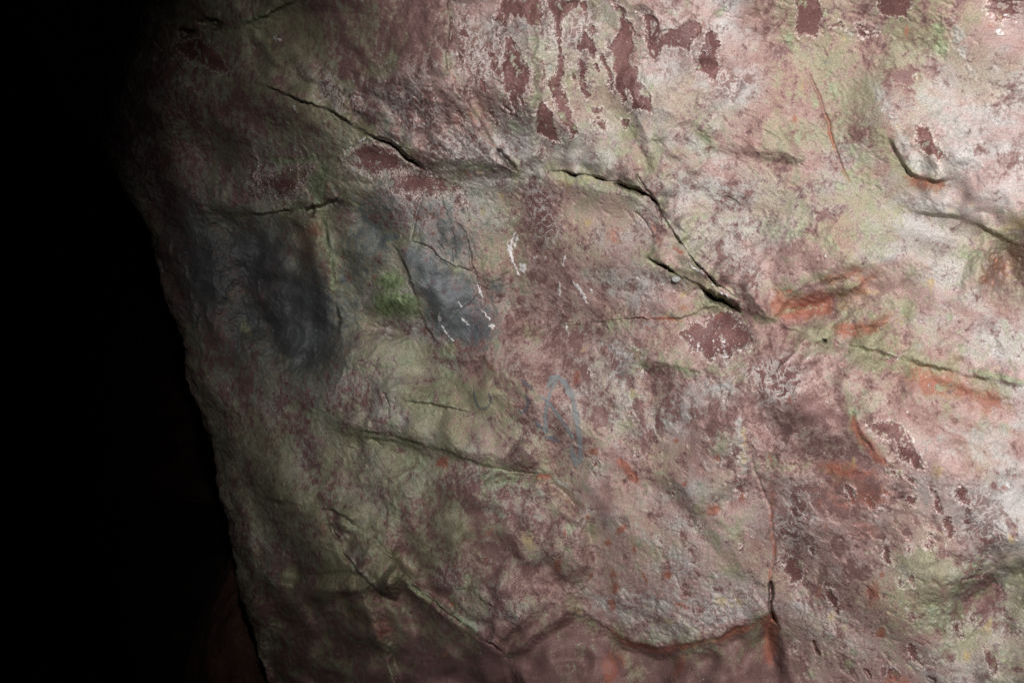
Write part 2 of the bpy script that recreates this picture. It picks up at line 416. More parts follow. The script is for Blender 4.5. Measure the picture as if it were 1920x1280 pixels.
# bare dark red stone with a crisp flaked edge
T = (960, 0)
poly('bare', Z(*T, [(255,0),(505,0),(490,40),(440,60),(395,130),(365,190),(378,290),(352,360),(388,430),(380,560),(385,720),(440,830),(492,1010),(440,1042),(370,900),(310,740),(285,600),(340,540),(348,420),(332,300),(330,180),(300,90)]))
poly('bare', Z(*T, [(240,765),(290,840),(322,970),(352,1065),(270,1030),(180,1000),(180,880),(210,790)]))
poly('bare', Z(*T, [(-60,250),(20,300),(65,390),(125,490),(162,600),(110,700),(55,745),(35,850),(0,860),(-20,740),(-60,700),(-110,560),(-70,420)]), 12, 0.8)
poly('bare', Z(*T, [(-60,-20),(240,-20),(235,110),(215,210),(160,205),(80,140),(0,120),(-60,200),(-150,160),(-100,40)]), 12, 0.85)
poly('bare', Z(*T, [(780,28),(850,60),(890,220),(912,330),(920,380),(880,420),(880,490),(940,500),(960,590),(1020,690),(1052,850),(980,820),(890,832),(880,700),(850,660),(820,720),(775,600),(765,450),(770,290),(812,200),(800,80)]))
poly('bare', Z(*T, [(950,108),(1020,112),(1110,140),(1130,220),(1240,220),(1350,155),(1412,200),(1400,250),(1342,300),(1332,405),(1240,350),(1130,370),(1110,430),(1058,492),(1020,420),(1000,300),(1012,200)]), 9, 0.9)
poly('bare', Z(*T, [(1500,222),(1540,260),(1562,360),(1540,440),(1556,540),(1520,612),(1440,550),(1395,530),(1400,420),(1440,320),(1460,250)]))
poly('bare', Z(*T, [(505,255),(605,280),(560,360),(520,372),(488,340)]))
poly('bare', Z(*T, [(520,20),(560,0),(555,100),(540,110)]), 5)
poly('bare', Z(*T, [(720,0),(760,0),(790,60),(770,80),(740,40)]), 8, .8)
spot('bare', 960+660/4, 930/4, 16, 14, .75, ry=10, ang=40)
spot('bare', 960+850/4, 915/4, 10, 8, .8)
T = (1440, 0)
poly('bare', Z(*T, [(220,-20),(370,-20),(412,80),(400,230),(350,285),(230,270),(215,120)]), 8, .9)
poly('bare', Z(*T, [(820,-20),(1065,-20),(1040,145),(940,130),(850,110)]), 8, .9)
poly('bare', Z(*T, [(440,210),(560,140),(575,200),(480,232)]), 8, .8)
poly('bare', Z(*T, [(660,170),(700,170),(745,240),(835,270),(700,285)]), 10, .8)
poly('bare', Z(*T, [(1040,180),(1200,200),(1220,380),(1150,420),(1060,290)]), 22, .65)
poly('bare', Z(*T, [(1640,-20),(1920,-20),(1850,150),(1700,180),(1640,90)]), 16, .75)
poly('bare', Z(*T, [(1090,930),(1200,930),(1260,1040),(1340,1180),(1280,1240),(1160,1160),(1090,1050)]), 12, .75)
poly('bare', Z(*T, [(830,480),(960,460),(1120,520),(1300,600),(1100,640),(880,570)]), 12, .65)
poly('bare', Z(*T, [(1700,620),(1860,600),(1900,760),(1700,800)]), 18, .65)
poly('bare', Z(*T, [(1010,560),(1100,600),(1100,680),(1040,640)]), 10, .6)
poly('bare', Z(*T, [(1440,960),(1500,940),(1510,1000),(1450,1020)]), 8, .6)
poly('bare', Z(*T, [(-20,-20),(60,-20),(50,120),(-20,200)]), 20, .55)
poly('bare', [(1440,60),(1475,80),(1470,110),(1445,108)], 14, .6)
poly('bare', [(1278,624),(1296,606),(1320,614),(1338,592),(1368,582),(1386,600),(1374,614),(1400,616),(1412,636),(1396,654),(1372,654),(1366,674),(1344,662),(1330,678),(1314,655),(1294,652)], 13)
poly('bare', [(1325,580),(1365,572),(1398,590),(1400,612),(1360,600),(1330,600)], 8, .7)
poly('bare', [(645,292),(668,270),(700,265),(740,278),(772,312),(725,332),(665,324),(640,312)], 22, .78)
poly('bare', [(712,332),(770,322),(835,326),(862,345),(875,395),(858,392),(838,366),(800,370),(745,364),(722,350)], 26, .78)
poly('bare', [(318,88),(372,70),(398,84),(432,135),(418,142),(360,115)], 10, .8)
poly('bare', [(480,25),(560,5),(820,0),(842,20),(835,70),(820,110),(760,90),(720,60),(680,70),(640,60),(560,80),(500,60)], 22, .62)
poly('bare', [(475,335),(560,300),(600,320),(560,360),(520,385),(480,360)], 34, .74)
poly('bare', [(1010,340),(1040,370),(1045,440),(1010,450),(985,410),(980,360)], 16, .6)
poly('bare', [(940,500),(1010,470),(1060,480),(1060,560),(1120,600),(980,620),(930,600)], 50, .34)
poly('bare', [(960,640),(1050,620),(1110,650),(1120,720),(1170,780),(1180,860),(1090,850),(1010,800),(960,720)], 40, .36)
poly('bare', [(1210,680),(1260,700),(1280,760),(1240,800),(1215,740)], 14, .66)
poly('bare', [(1080,810),(1085,820),(1110,830),(1100,850)], 8, .6)
poly('bare', [(1310,770),(1400,760),(1390,880),(1370,880),(1330,830)], 16, .56)
poly('bare', [(1400,650),(1560,670),(1610,760),(1600,820),(1680,880),(1560,890),(1440,850),(1405,760)], 50, .5)
poly('bare', [(1630,790),(1690,790),(1712,830),(1740,880),(1710,880),(1690,830),(1640,810)], 8, .85)
poly('bare', Z(1440, 640, [(740,600),(880,590),(1010,660),(1090,830),(1040,930),(970,900),(960,760),(900,740),(800,700)]), 9, .8)
poly('bare', Z(1440, 640, [(1010,970),(1080,1010),(1130,1110),(1060,1050)]), 8, .85)
poly('bare', Z(1440, 640, [(1200,1060),(1270,1110),(1330,1290),(1250,1290)]), 9, .8)
poly('bare', Z(1440, 960, [(1290,30),(1380,40),(1400,200),(1340,230)]), 11, .75)
poly('bare', Z(1440, 960, [(1200,150),(1250,150),(1250,300),(1200,300)]), 9, .75)
poly('bare', Z(1440, 960, [(1440,480),(1560,460),(1560,420),(1610,420),(1600,500),(1450,530)]), 9, .8)
poly('bare', Z(1440, 960, [(1380,830),(1450,800),(1470,960),(1430,970)]), 9, .75)
poly('bare', Z(1440, 960, [(1600,660),(1690,650),(1700,820),(1560,760),(1520,720)]), 16, .62)
poly('bare', Z(1440, 960, [(1040,980),(1100,990),(1190,1160),(1180,1180),(1050,1080)]), 9, .75)
poly('bare', Z(1440, 960, [(1060,620),(1130,610),(1140,760),(1080,770)]), 12, .6)
poly('bare', Z(1440, 960, [(620,420),(720,430),(720,500),(660,540)]), 10, .65)
poly('bare', Z(1440, 960, [(110,130),(240,100),(300,200),(200,290),(120,200)]), 14, .6)
poly('bare', Z(1440, 960, [(480,700),(600,680),(610,730),(520,740)]), 8, .7)
poly('bare', Z(1440, 960, [(180,1080),(270,1080),(270,1290),(200,1290)]), 10, .62)
poly('bare', [(1080,1150),(1130,1182),(1200,1216),(1236,1224),(1290,1210),(1350,1200),(1400,1178),(1442,1160),(1470,1190),(1460,1300),(900,1300),(960,1180)], 10, .71)
poly('bare', [(560,1090),(700,1090),(740,1060),(760,1110),(860,1180),(950,1240),(960,1300),(560,1300)], 26, .66)
poly('bare', [(780,900),(880,890),(980,920),(1060,960),(1080,1060),(1010,1120),(900,1080),(800,1000)], 40, .60)
poly('bare', Z(480, 960, [(260,520),(560,440),(760,520),(800,700),(520,740),(300,700)]), 24, .7)
for x, y, r_, ry_, a_ in [(1240,800,7,22,-10),(1178,780,5,16,0),(1205,790,5,20,-25),(1250,840,6,12,40),(1220,815,7,9,0),(1400,900,6,26,0),(1305,1060,6,20,-28),(1340,1100,8,22,-30),(1252,1060,4,12,0),(1240,1040,5,14,-30),(1305,990,8,30,-32),(1290,1020,6,24,-35),(1345,1130,12,9,0),(1390,1010,6,14,0),(1160,690,14,18,-20),(1010,520,16,10,0),(1065,525,8,12,0),(1520,440,14,8,20),(1545,405,16,10,0),(1560,225,20,14,0),(1500,250,22,16,0),(1600,250,14,18,0),(1640,260,14,16,-20),(1460,310,24,12,15),(1530,350,14,10,0),(1180,540,16,10,0),(1700,60,10,16,0),(1830,280,20,12,0),(1900,300,16,26,30),(1560,1100,14,9,0),(1600,1060,7,20,-20),(1830,1060,12,10,0),(1700,1000,9,16,0)]:
    spot('bare', x, y, r_, 10, .62, ry=ry_, ang=a_)

poly('bare', [(1080,1150),(1130,1182),(1200,1216),(1236,1224),(1290,1210),(1350,1200),(1400,1178),(1442,1160),(1470,1190),(1460,1300),(900,1300),(960,1180)], 8, .6)
poly('bare', [(520,1095),(700,1100),(760,1100),(860,1180),(950,1240),(960,1300),(520,1300)], 30, .6)
# orange iron stains
def O(x, y, r_, ry_=None, a_=0, s=.9, e=None): spot('orange', x, y, r_, e, s, ry=ry_, ang=a_)
line('orange', [(1458,548),(1470,585),(1520,575),(1575,552)], 25.5, 18.0, 1.0)
line('orange', [(1540,525),(1590,515),(1618,505)], 13.5, 16.2, .8)
line('orange', [(1560,612),(1610,618),(1655,605),(1668,590)], 15.0, 16.2, .9)
line('orange', [(1600,780),(1605,805),(1630,842),(1668,872)], 9.0, 9.0, .95)
line('orange', [(1540,872),(1580,885),(1640,888)], 15.0, 18.0, .85)
line('orange', [(1560,885),(1570,950),(1620,930),(1680,920)], 42.0, 54.0, .6)
line('orange', [(1660,700),(1700,710),(1760,720),(1830,745),(1900,765)], 27.0, 28.8, .75)
line('orange', [(1690,330),(1720,342),(1775,350)], 13.5, 14.4, .7)
poly('orange', [(1448,545),(1480,566),(1560,548),(1615,510),(1652,508),(1612,570),(1530,592),(1466,596)], 34, .8)
poly('orange', [(1835,520),(1862,470),(1895,490),(1900,540),(1850,555)], 14, .6)
line('orange', [(1517,140),(1535,180),(1552,222),(1560,262),(1574,298),(1592,345)], 3.9, 7.2, .9)
line('orange', [(1447,900),(1448,980),(1450,1060),(1443,1120)], 6.0, 9.0, .85)
poly('orange', [(1425,1155),(1450,1150),(1460,1190),(1455,1250),(1430,1240),(1436,1190)], 10, .95)
O(1082,710,9,13,0,1,7); O(1112,848,11,6,-5,1,6); line('orange', [(1155,855),(1172,880),(1200,905)], 10, 7, 1.0)
O(1167,826,3,4); O(1267,826,4,5); O(1392,935,6,10,0,1,6); O(1338,955,10,9,0,.95,7); O(1330,830,8,6,0,.6); O(1345,860,7,8,0,.7)
O(1282,908,5,8,10,.8); O(1335,955,12,9,0,.8); O(1165,995,9,9,0,1,8); O(1142,1017,6,8,0,.9); O(1187,1032,5,10,0,1,5); O(1250,1075,12,11,0,1,8)
O(1208,1083,4,10,-30,.9); O(1150,1075,9,10,-20,.9); O(1152,1100,9,15,0,.9); O(1198,1108,9,6,0,.8); line('orange', [(1260,1125),(1285,1135),(1292,1148)], 5, 5, .85)
O(1147,1132,9,12,10,.95); O(1047,1060,5,18,0,1,5); O(1058,1000,3,12); O(1098,972,5,7,0,.9); O(1108,1080,3,12,20,.8); O(1080,1142,10,4,25,.8); O(1235,1118,3,8,30,.8)
line('orange', [(1120,1168),(1160,1192),(1200,1214),(1238,1222),(1290,1208),(1350,1198),(1400,1176),(1440,1155)], 7, 6, .85)
poly('orange', [(1110,1240),(1140,1215),(1170,1230),(1165,1280),(1130,1290)], 18, .85); O(1275,1250,12,30,10,.8,12); O(1255,1290,12)
O(1020,895,15,7,-15,1,6); O(1040,920,14,5,50,.8); O(1068,940,8,5,50,.8); O(832,868,11,11,0,1,6); O(920,688,9,5,30,.9); O(648,662,7,16,0,.6); O(652,520,6,12,0,.8); O(704,520,6,8,0,.8)
O(615,350,3,12,0,.8); O(588,430,18,20,20,.8,20); O(545,350,26,12,10,.6,16); poly('orange', [(540,420),(590,415),(602,470),(600,510),(560,490)], 26, .6)
O(400,100,5,14,-35,.95,6); O(410,112,6,6,0,.8); O(605,990,10,18,-20,.7); O(715,1180,16,26,20,.85,16); O(560,1170,14,20,0,.6,14); O(330,1255,14,14,0,.5)
O(750,945,8,8,0,.6); O(748,990,6,22,0,.5); O(885,990,10,8,0,.5); O(918,1000,8,10,0,.6); O(912,1052,4,5); O(850,1060,4,5); O(835,1228,6,5); O(848,1130,6,8,0,.7)
O(1408,268,9,9,0,.65,6); O(1490,225,8,8,0,.7,6); O(1480,545,6,4); O(1492,560,20,10,0,.5)
O(1210,585,14,9,10,.7); line('orange', [(1180,598),(1230,594),(1275,600)], 7, 6, .85); O(1285,580,14,8,0,.8); O(1250,610,6,5,0,.9); O(1216,616,8,5,0,.9); O(1350,592,16,9,0,.7)
O(1150,440,20,24,0,.6,18); O(1130,430,14,8,0,.5); O(1210,560,14,8,0,.55); O(1060,362,30,18,0,.5,20); O(1225,425,6,20,-20,.8); O(1235,450,8,18,-30,.8); O(1270,470,5,14,-35,.8); O(1180,350,20,4,20,.7)
O(1651,1186,8,12,10,1,6); O(1618,1178,4,5,0,.8); O(1635,1115,14,24,0,.9,12); poly('orange', [(1580,960),(1645,980),(1640,1020),(1600,1010)], 20, .65); O(1545,980,6,36,0,.6); O(1580,1135,14,8,0,.7); O(1535,1110,12,12,0,.7); O(1650,1080,6,6,0,.8)
poly('orange', [(1640,1280),(1680,1250),(1710,1262),(1720,1300),(1640,1300)], 14, .7); O(1880,918,10,6,-20,.8,5); O(1532,1102,18,12,0,.5); O(1480,748,4,8,0,.8,4); O(1445,860,4,20,0,.6); O(1538,940,5,18,0,.7)
O(1320,50,10,10,0,.5); O(1310,60,22,30,0,.45,20); O(1855,50,18,20,0,.5,16); O(1730,50,22,14,0,.55,14); O(1700,60,6,12,0,.8); O(1765,130,30,10,0,.4)
line('orange', [(870,190),(880,215),(900,245),(935,285)], 5, 6, .6); O(855,225,10,12,0,.6); line('orange', [(840,120),(850,150),(862,180)], 3, 5, .6)
O(880,330,14,6,20,.7); O(1060,80,8,6,0,.5); O(915,235,5,4,0,.8)
# moss and algae
def Gm(x, y, r_, ry_=None, a_=0, s=.9, e=None): spot('moss', x, y, r_, e, s, ry=ry_, ang=a_)
poly('moss', [(690,560),(710,545),(760,550),(785,575),(790,595),(760,602),(715,598),(695,575)], 9, 1.0); poly('moss', [(690,560),(710,545),(760,550),(785,575),(780,592),(715,590)], 9, 1.0); Gm(735,528,30,22,0,1.0,14); Gm(760,575,20,14,0,.6); 
line('moss', [(605,390),(612,440),(622,490),(628,545)], 5, 6, .9); line('moss', [(600,300),(605,340),(600,380)], 14, 14, .8); line('moss', [(520,302),(560,303),(610,298)], 6, 7, .8); line('moss', [(545,393),(600,394)], 4, 5, .9)
Gm(585,340,40,30,0,.6,30); Gm(525,225,26,9,35,.75); line('moss', [(430,50),(480,35),(530,12)], 8, 8, .8); Gm(500,8,26,8,-15,.8)
Gm(555,330,16,9,0,.7); Gm(505,225,20,12,30,.6)
for x, y, r_ in [(1020,85,9),(1018,60,6),(1068,102,7),(1067,75,6),(1005,135,12),(1065,50,9),(1120,58,7),(1287,10,12),(1256,24,9),(1355,20,8),(1195,78,8),(1222,158,9),(1207,138,6),(1128,35,5),(1060,125,7),(970,240,16),(975,215,8),(808,55,9),(835,72,7),(838,95,6),(942,180,6),(1105,205,16),(1100,235,18),(1150,260,16),(1170,285,14),(890,410,14),(905,430,9),(885,425,6),(910,465,9),(940,400,14),(1300,410,9),(1320,405,10),(1418,328,8),(1600,330,22),(1640,340,20),(1575,350,12),(1490,180,12),(1505,260,18),(1528,200,10),(1440,130,10),(1640,390,12),(1560,605,9),(1580,595,10),(1638,590,12),(1600,600,10),(1810,480,16),(1835,472,12),(1775,590,16),(1795,620,8),(1805,650,10),(1640,695,12),(1760,690,14),(1870,705,16),(1680,660,14),(1548,505,6),(1790,530,14),(1840,550,10),(1350,500,8),(1340,565,16),(1320,572,14),(1370,600,6),(1230,645,20),(1190,655,16),(1245,675,14),(1195,745,12),(930,640,14),(1150,605,20),(1628,1035,8),(1720,1168,10),(1675,1150,8),(1500,1060,10),(1520,1150,9),(1548,1225,9),(1600,1240,14),(1520,1262,10),(1760,1140,26),(1770,1180,20),(1860,1090,24),(1800,1100,18),(1840,1050,14),(1870,1230,26),(1900,1180,18),(1680,1260,8),(1075,985,10),(990,990,12),(1065,1028,8),(870,1080,12),(890,1100,10),(760,1140,20),(615,1245,18),(600,1225,12),(590,780,16),(770,650,20),(840,660,18),(690,690,24),(735,685,14),(840,705,18),(870,725,14),(800,745,34),(830,750,24),(740,800,12),(690,810,18),(760,830,16),(940,900,30),(905,880,14),(980,895,14),(780,870,18),(900,930,20),(650,545,10),(690,640,10),(1440,895,6),(1320,1210,20),(1230,1190,18),(1160,1180,16)]:
    Gm(x, y, r_, r_ * 0.75, 15, .7, r_ * 0.9)
line('moss', [(1530,130),(1560,160),(1590,240),(1600,330)], 22, 24, .5); line('moss', [(1480,30),(1482,60),(1480,100)], 7, 8, .8); line('moss', [(1545,20),(1548,60),(1562,75)], 8, 9, .7); line('moss', [(1765,30),(1758,80),(1770,110)], 16, 12, .8)
line('moss', [(1010,20),(1005,90),(1010,180),(985,240)], 16, 16, .65); line('moss', [(1200,20),(1195,80),(1200,130),(1225,170)], 9, 9, .6); line('moss', [(1040,200),(1065,225),(1085,250)], 10, 9, .6); line('moss', [(1030,215),(1045,240)], 5, 5, .7)
line('moss', [(750,1080),(800,1118),(850,1150),(900,1188)], 9, 8, .85); line('moss', [(700,1000),(735,1035)], 8, 8, .7); line('moss', [(740,940),(742,1000),(748,1030)], 10, 10, .6); line('moss', [(700,800),(760,826),(820,845),(900,872),(960,892)], 5, 6, .7)
line('moss', [(1820,690),(1880,708),(1940,722)], 6, 6, .9); line('moss', [(1560,640),(1640,660),(1700,672),(1780,690)], 5, 7, .5)
line('moss', [(1400,400),(1460,430),(1540,440),(1620,440)], 26, 24, .5); line('moss', [(860,310),(900,315),(945,318)], 8, 8, .8); line('moss', [(1050,330),(1100,345),(1130,360)], 12, 10, .6)
line('moss', [(640,700),(700,690),(760,680),(800,660)], 10, 12, .6)
line('moss', [(505,302),(560,301),(606,294)], 8, 5, 1.0); line('moss', [(604,292),(609,330),(603,372),(596,396)], 9, 6, 1.0); Gm(590,345,22,26,0,.95,16); Gm(560,320,20,8,0,.8); line('moss', [(620,470),(626,520),(630,560)], 6, 6, 1.0)
spot('yellow', 575, 318, 22, 16, .8, ry=10)
# soot smudges, smoke-grey skin, and the left hollow's shade painted in
poly('slate', [(738,470),(770,452),(830,490),(890,520),(900,560),(925,590),(920,640),(890,655),(838,648),(805,625),(790,590),(775,545),(755,500)], 34, 1)
spot('slate', 850, 440, 70, 60, .75, ry=60); spot('slate', 700, 440, 60, 50, .75, ry=80); spot('slate', 640, 520, 40, 50, .6, ry=90); spot('slate', 680, 240, 60, 50, .4, ry=30)
spot('soot_shade', 890, 610, 46, 44, .72, ry=36); spot('soot_shade', 930, 540, 24, 26, .6, ry=30)
spot('soot_shade', 905, 600, 30, 36, .6, ry=50, ang=-30)
spot('soot_shade', 560, 600, 84, 60, 1.0, ry=120, ang=-20); spot('soot_shade', 480, 490, 80, 60, .85, ry=110, ang=-20); spot('soot_shade', 390, 500, 70, 70, .9, ry=140, ang=-14); spot('soot_shade', 470, 600, 80, 80, .8, ry=110, ang=-14); spot('soot_shade', 720, 455, 22, 22, .55); spot('soot_shade', 600, 670, 60, 40, .6, ry=26)  # shadow of the left hollow painted into the rock colour as soft dark patches
spot('soot_shade', 640, 440, 16, 26, .45, ry=60); spot('soot_shade', 680, 480, 20, 26, .45, ry=70); spot('soot_shade', 840, 440, 50, 40, .42, ry=60); spot('soot_shade', 740, 400, 40, 40, .4, ry=50)
spot('soot_shade', 625, 355, 14, 9, .6); spot('soot_shade', 1395, 160, 14, 14, .5, ry=12); spot('soot_shade', 500, 1060, 30, 30, .4); spot('soot_shade', 690, 860, 30, 24, .4, ry=20); spot('soot_shade', 655, 735, 16, 8, .5, ry=8)
spot('soot_shade', 430, 300, 60, 60, .4, ry=90); spot('soot_shade', 1160, 700, 30, 20, .3, ry=26); spot('soot_shade', 1300, 210, 50, 50, .2, ry=60)
# salt-white streaks and drips
for pts, w in [([(972,432),(958,462),(960,490),(972,515)],4),([(975,440),(968,470)],3),([(975,495),(985,512)],5),([(1058,478),(1056,500)],2.5),([(1045,530),(1050,556)],4),([(1070,518),(1085,540),(1104,568)],3.2),([(1105,540),(1108,552)],3),([(1062,620),(1064,610)],1.5),([(826,602),(840,625),(853,642)],2),([(855,560),(868,578)],2),([(866,596),(880,608)],2.6),([(894,532),(900,556)],3),([(905,585),(918,602)],2),([(916,610),(930,612)],4),([(825,588),(830,600)],3),([(952,452),(955,478)],3),([(1000,480),(1006,486)],3),([(1020,480),(1022,488)],2),([(1294,500),(1315,512),(1332,525)],2.4),([(1350,548),(1365,562)],3),([(1335,532),(1342,536)],2)]:
    line('white', pts, w, 2.4, .95, .3)
for x, y, r_ in [(520,72,7),(560,190,4),(553,205,6),(1323,97,5),(1268,522,0),(1878,60,4),(1900,85,3),(1876,60,5),(1888,30,4),(1720,142,4),(1682,668,3),(1890,910,4),(1547,478,3),(1545,852,2),(1750,945,2),(1700,770,3)]:
    if r_: spot('white', x, y, r_, r_, .8)
line('white', [(1285,625),(1320,650),(1335,675),(1360,668),(1395,655),(1408,640),(1398,615)], 3, 4, .6)
for x_ in range(1292, 1400, 9): line('white', [(x_, 668 - abs(x_ - 1350) * 0.12), (x_ + 2, 652 - 8 * ((x_ * 7) % 3) - abs(x_ - 1350) * 0.2)], 2, 6, .62)
line('white', [(1350,580),(1375,590),(1395,612)], 2, 3, .6)
line('white', [(645,290),(668,264),(705,257),(742,268),(762,282)], 4, 4, .65)
line('white', [(600,392),(622,384),(640,370)], 4, 4, .55); line('white', [(378,28),(400,24),(418,34)], 3, 3, .5)
# pale smooth lime wash
def P(pts, w, e=12, s=.8): line('pale', pts, w, e, s)
P([(1780,-10),(1790,60),(1810,110),(1835,150)], 14, 14, 0.68); P([(1640,160),(1670,200),(1690,260),(1720,310),(1770,330)], 17, 12, 0.72); P([(1700,180),(1760,190),(1840,210),(1920,200)], 18, 18, 0.59)
poly('pale', [(1700,230),(1800,200),(1920,210),(1920,240),(1840,260),(1800,290),(1760,260)], 30, .55); P([(1880,140),(1940,135)], 6, 6, 0.59); P([(1630,100),(1625,130)], 14, 12, 0.51); P([(1590,50),(1598,70)], 8, 8, 0.51)
poly('pale', [(1700,750),(1780,780),(1920,800),(1920,900),(1820,890),(1760,860),(1700,800)], 34, .55); poly('pale', [(1780,330),(1920,290),(1920,420),(1800,400)], 50, .4); P([(1660,370),(1740,380),(1800,400)], 20, 18, 0.51)
P([(1670,900),(1690,920),(1705,930)], 9, 6, 0.64); P([(1740,640),(1720,660)], 16, 14, 0.42); P([(1310,150),(1330,175)], 14, 12, .6); P([(1290,260),(1340,290),(1370,330)], 20, 22, .6); P([(1120,280),(1180,320),(1230,330)], 22, 22, .55)
P([(1120,640),(1180,670),(1215,700)], 8, 10, .7); P([(1160,720),(1200,740),(1180,720)], 12, 12, .5); P([(1385,760),(1392,840),(1400,900)], 7, 8, .75); P([(1300,830),(1340,900)], 5, 6, .6); P([(1240,780),(1260,800)], 5, 5, .6); P([(1140,960),(1220,1010),(1280,1050),(1330,1100)], 10, 16, .6)
P([(1215,20),(1200,90),(1210,140)], 9, 9, .4); P([(1045,60),(1030,130),(1020,190)], 9, 9, .5); P([(640,160),(690,145),(740,110)], 4, 5, .6); P([(650,170),(665,210),(700,240)], 10, 12, .5); P([(845,100),(870,110)], 10, 9, .5); P([(862,150),(900,140),(920,150)], 5, 5, .55)
P([(830,820),(780,800)], 4, 6, .4); P([(690,1000),(730,1035)], 8, 8, .45); P([(625,985),(660,1050),(700,1095)], 14, 10, .45); P([(760,1075),(850,1145),(940,1215)], 10, 7, .5); P([(960,870),(1060,900),(1110,960)], 10, 10, .5)
P([(700,930),(730,960),(740,1010)], 16, 16, .45); P([(1345,730),(1380,720)], 14, 12, .6); spot('pale', 1350, 728, 34, 14, .75, ry=18)
poly('pale', [(1100,1130),(1160,1090),(1300,1110),(1380,1080),(1440,1120),(1400,1165),(1330,1190),(1240,1212),(1160,1180)], 20, .62)
spot('pale', 1145, 520, 6, 5, .8, ry=12); spot('pale', 1133, 525, 5, 4, .7, ry=7); spot('pale', 1148, 545, 6, 5, .7, ry=12, ang=-20)
P([(1215,490),(1260,525),(1330,560)], 8, 8, .6)
# algae keeps to the damp line under the slab edges
for e_ in EDGES:
    sl = window(e_, 60)
    if sl is None: continue
    d, sg, al = dist(e_, sl, UW, VW)
    M['green'][sl] += 0.38 * np.exp(-(d / 20) ** 2) * sst(-0.3, 0.3, fbm(U[sl] / 50, V[sl] / 50, 2, 131))
    M['moss'][sl] = np.maximum(M['moss'][sl], 0.62 * np.exp(-(d / 8) ** 2) * sst(0.0, 0.4, fbm(U[sl] / 40, V[sl] / 40, 2, 133)))
# thin runs of flaked stone, upper middle
for i in range(46):
    x0 = 850 + 330 * rng.rand(); y0 = -10 + 230 * rng.rand(); L_ = 14 + 60 * rng.rand() ** 2
    if y0 + L_ > 250 - abs(x0 - 980) * 0.25: L_ *= 0.4
    line('bare', [(x0, y0), (x0 + 3 + 0.25 * L_, y0 + L_ * 0.5), (x0 + 2 + 0.3 * L_, y0 + L_)], 2.5 + 5 * rng.rand(), 9, 0.86)
for i in range(150):
    if i < 95: x0, y0 = 1455 + 450 * rng.rand(), 880 + 400 * rng.rand()
    else: x0, y0 = 1080 + 320 * rng.rand(), 640 + 480 * rng.rand()
    r_ = 3.5 + (12 if i < 95 else 6) * rng.rand() ** 2
    spot('bare', x0, y0, r_ * (1.3 + 1.6 * rng.rand()), 9, 0.80 if i % 4 == 0 else 0.71, ry=r_, ang=45 + 45 * rng.rand())
# lacework of pale crust over red stone, and pitted crust
for a in ([(860,20),(940,60),(960,120),(880,170),(850,100)],[(920,100),(990,130),(990,220),(930,200)],[(780,270),(860,250),(960,300),(1010,340),(900,330),(810,310)],
          [(655,285),(700,270),(770,310),(740,330),(660,330)],[(985,345),(1040,360),(1050,450),(1000,440)],[(480,330),(590,310),(600,350),(500,350)],[(1000,0),(1060,40),(1130,0),(1130,60),(1060,120),(1010,90)],
          [(1200,20),(1290,40),(1250,120),(1210,110)],[(560,130),(640,150),(700,210),(620,200)],[(700,180),(800,160),(830,240),(760,250)],[(1345,140),(1420,130),(1420,170),(1360,200)],[(1300,705),(1380,710),(1370,760),(1310,750)],
          [(1400,680),(1480,660),(1500,760),(1420,760)],[(1460,900),(1540,900),(1520,1040),(1460,1040)],[(1780,930),(1900,900),(1900,1040),(1800,1010)],[(1300,1140),(1420,1080),(1440,1130),(1330,1190)],[(1120,640),(1200,660),(1180,740),(1100,720)],[(1240,100),(1290,110),(1270,160),(1220,150)]):
    poly('lace', a, 40, .9)
rough = np.zeros_like(U); M['rough'] = rough
poly('rough', [(1120,1010),(1250,980),(1420,1080),(1440,1140),(1290,1205),(1180,1190),(1080,1120)], 50, 1); poly('rough', [(1480,1100),(1640,1120),(1640,1260),(1480,1260)], 50, .8); poly('rough', [(1100,880),(1300,900),(1380,1000),(1200,1000)], 60, .7); poly('rough', [(1290,530),(1340,545),(1330,570),(1240,520)], 20, .8)
H += 0.0042 * np.minimum(fbm(U / 8, V / 10, 3, 101), 0.12) * M['rough']
del M['rough']
# ochre
def Yl(x, y, r_, ry_=None, a_=0, s=.8): spot('yellow', x, y, r_, None, s, ry=ry_, ang=a_)
for x, y, r_, ry_ in [(1632,548,24,14),(1600,555,14,7),(1745,535,8,16),(1690,600,14,10),(1805,360,8,8),(1810,380,14,7),(1700,175,5,5),(1830,152,4,4),(1882,30,7,10),(1722,143,5,4),(1685,240,8,16),(1560,280,10,12),(1580,70,4,4),(1700,400,20,12),(1790,675,10,10),(1870,690,14,8),(1900,1000,12,26),(1830,1040,10,8),(1850,1170,20,16),(1820,1230,14,16),(1560,1160,22,16),(1600,1180,14,12),(1600,870,8,20),(1480,1080,14,14),(1240,1160,60,26),(1180,1180,30,14),(1380,1120,40,26),(990,1010,30,20),(505,78,5,5),(508,80,4,3),(590,315,20,20),(720,540,16,8),(1090,660,12,8),(1145,760,10,14),(1190,735,8,18),(1075,340,34,10),(1100,420,12,9),(920,320,30,8),(940,370,10,20),(900,400,16,14),(1395,830,6,40),(1320,540,30,10),(1290,545,30,12),(1760,880,40,10),(660,1150,8,8),(850,650,10,6),(1512,165,14,20),(1900,420,26,10)]:
    Yl(x, y, r_, ry_, 0, .62)

for cx_, cy_, rx_, ry_ in ((742, 568, 46, 24), (735, 530, 30, 18)):
    M['lime'] = np.maximum(M.get('lime', np.zeros_like(U)), np.exp(-(((UW - cx_) / rx_) ** 2 + ((VW - cy_) / ry_) ** 2) ** 1.5))
M['slate'] *= 1 - M['lime']; M['soot_shade'] *= 1 - M['lime']; M['bare'] *= 1 - M['lime']
M['slate'] *= 1 - 0.9 * np.clip(M['moss'], 0, 1); M['soot_shade'] *= 1 - 0.8 * np.clip(M['moss'] * 1.1, 0, 1)
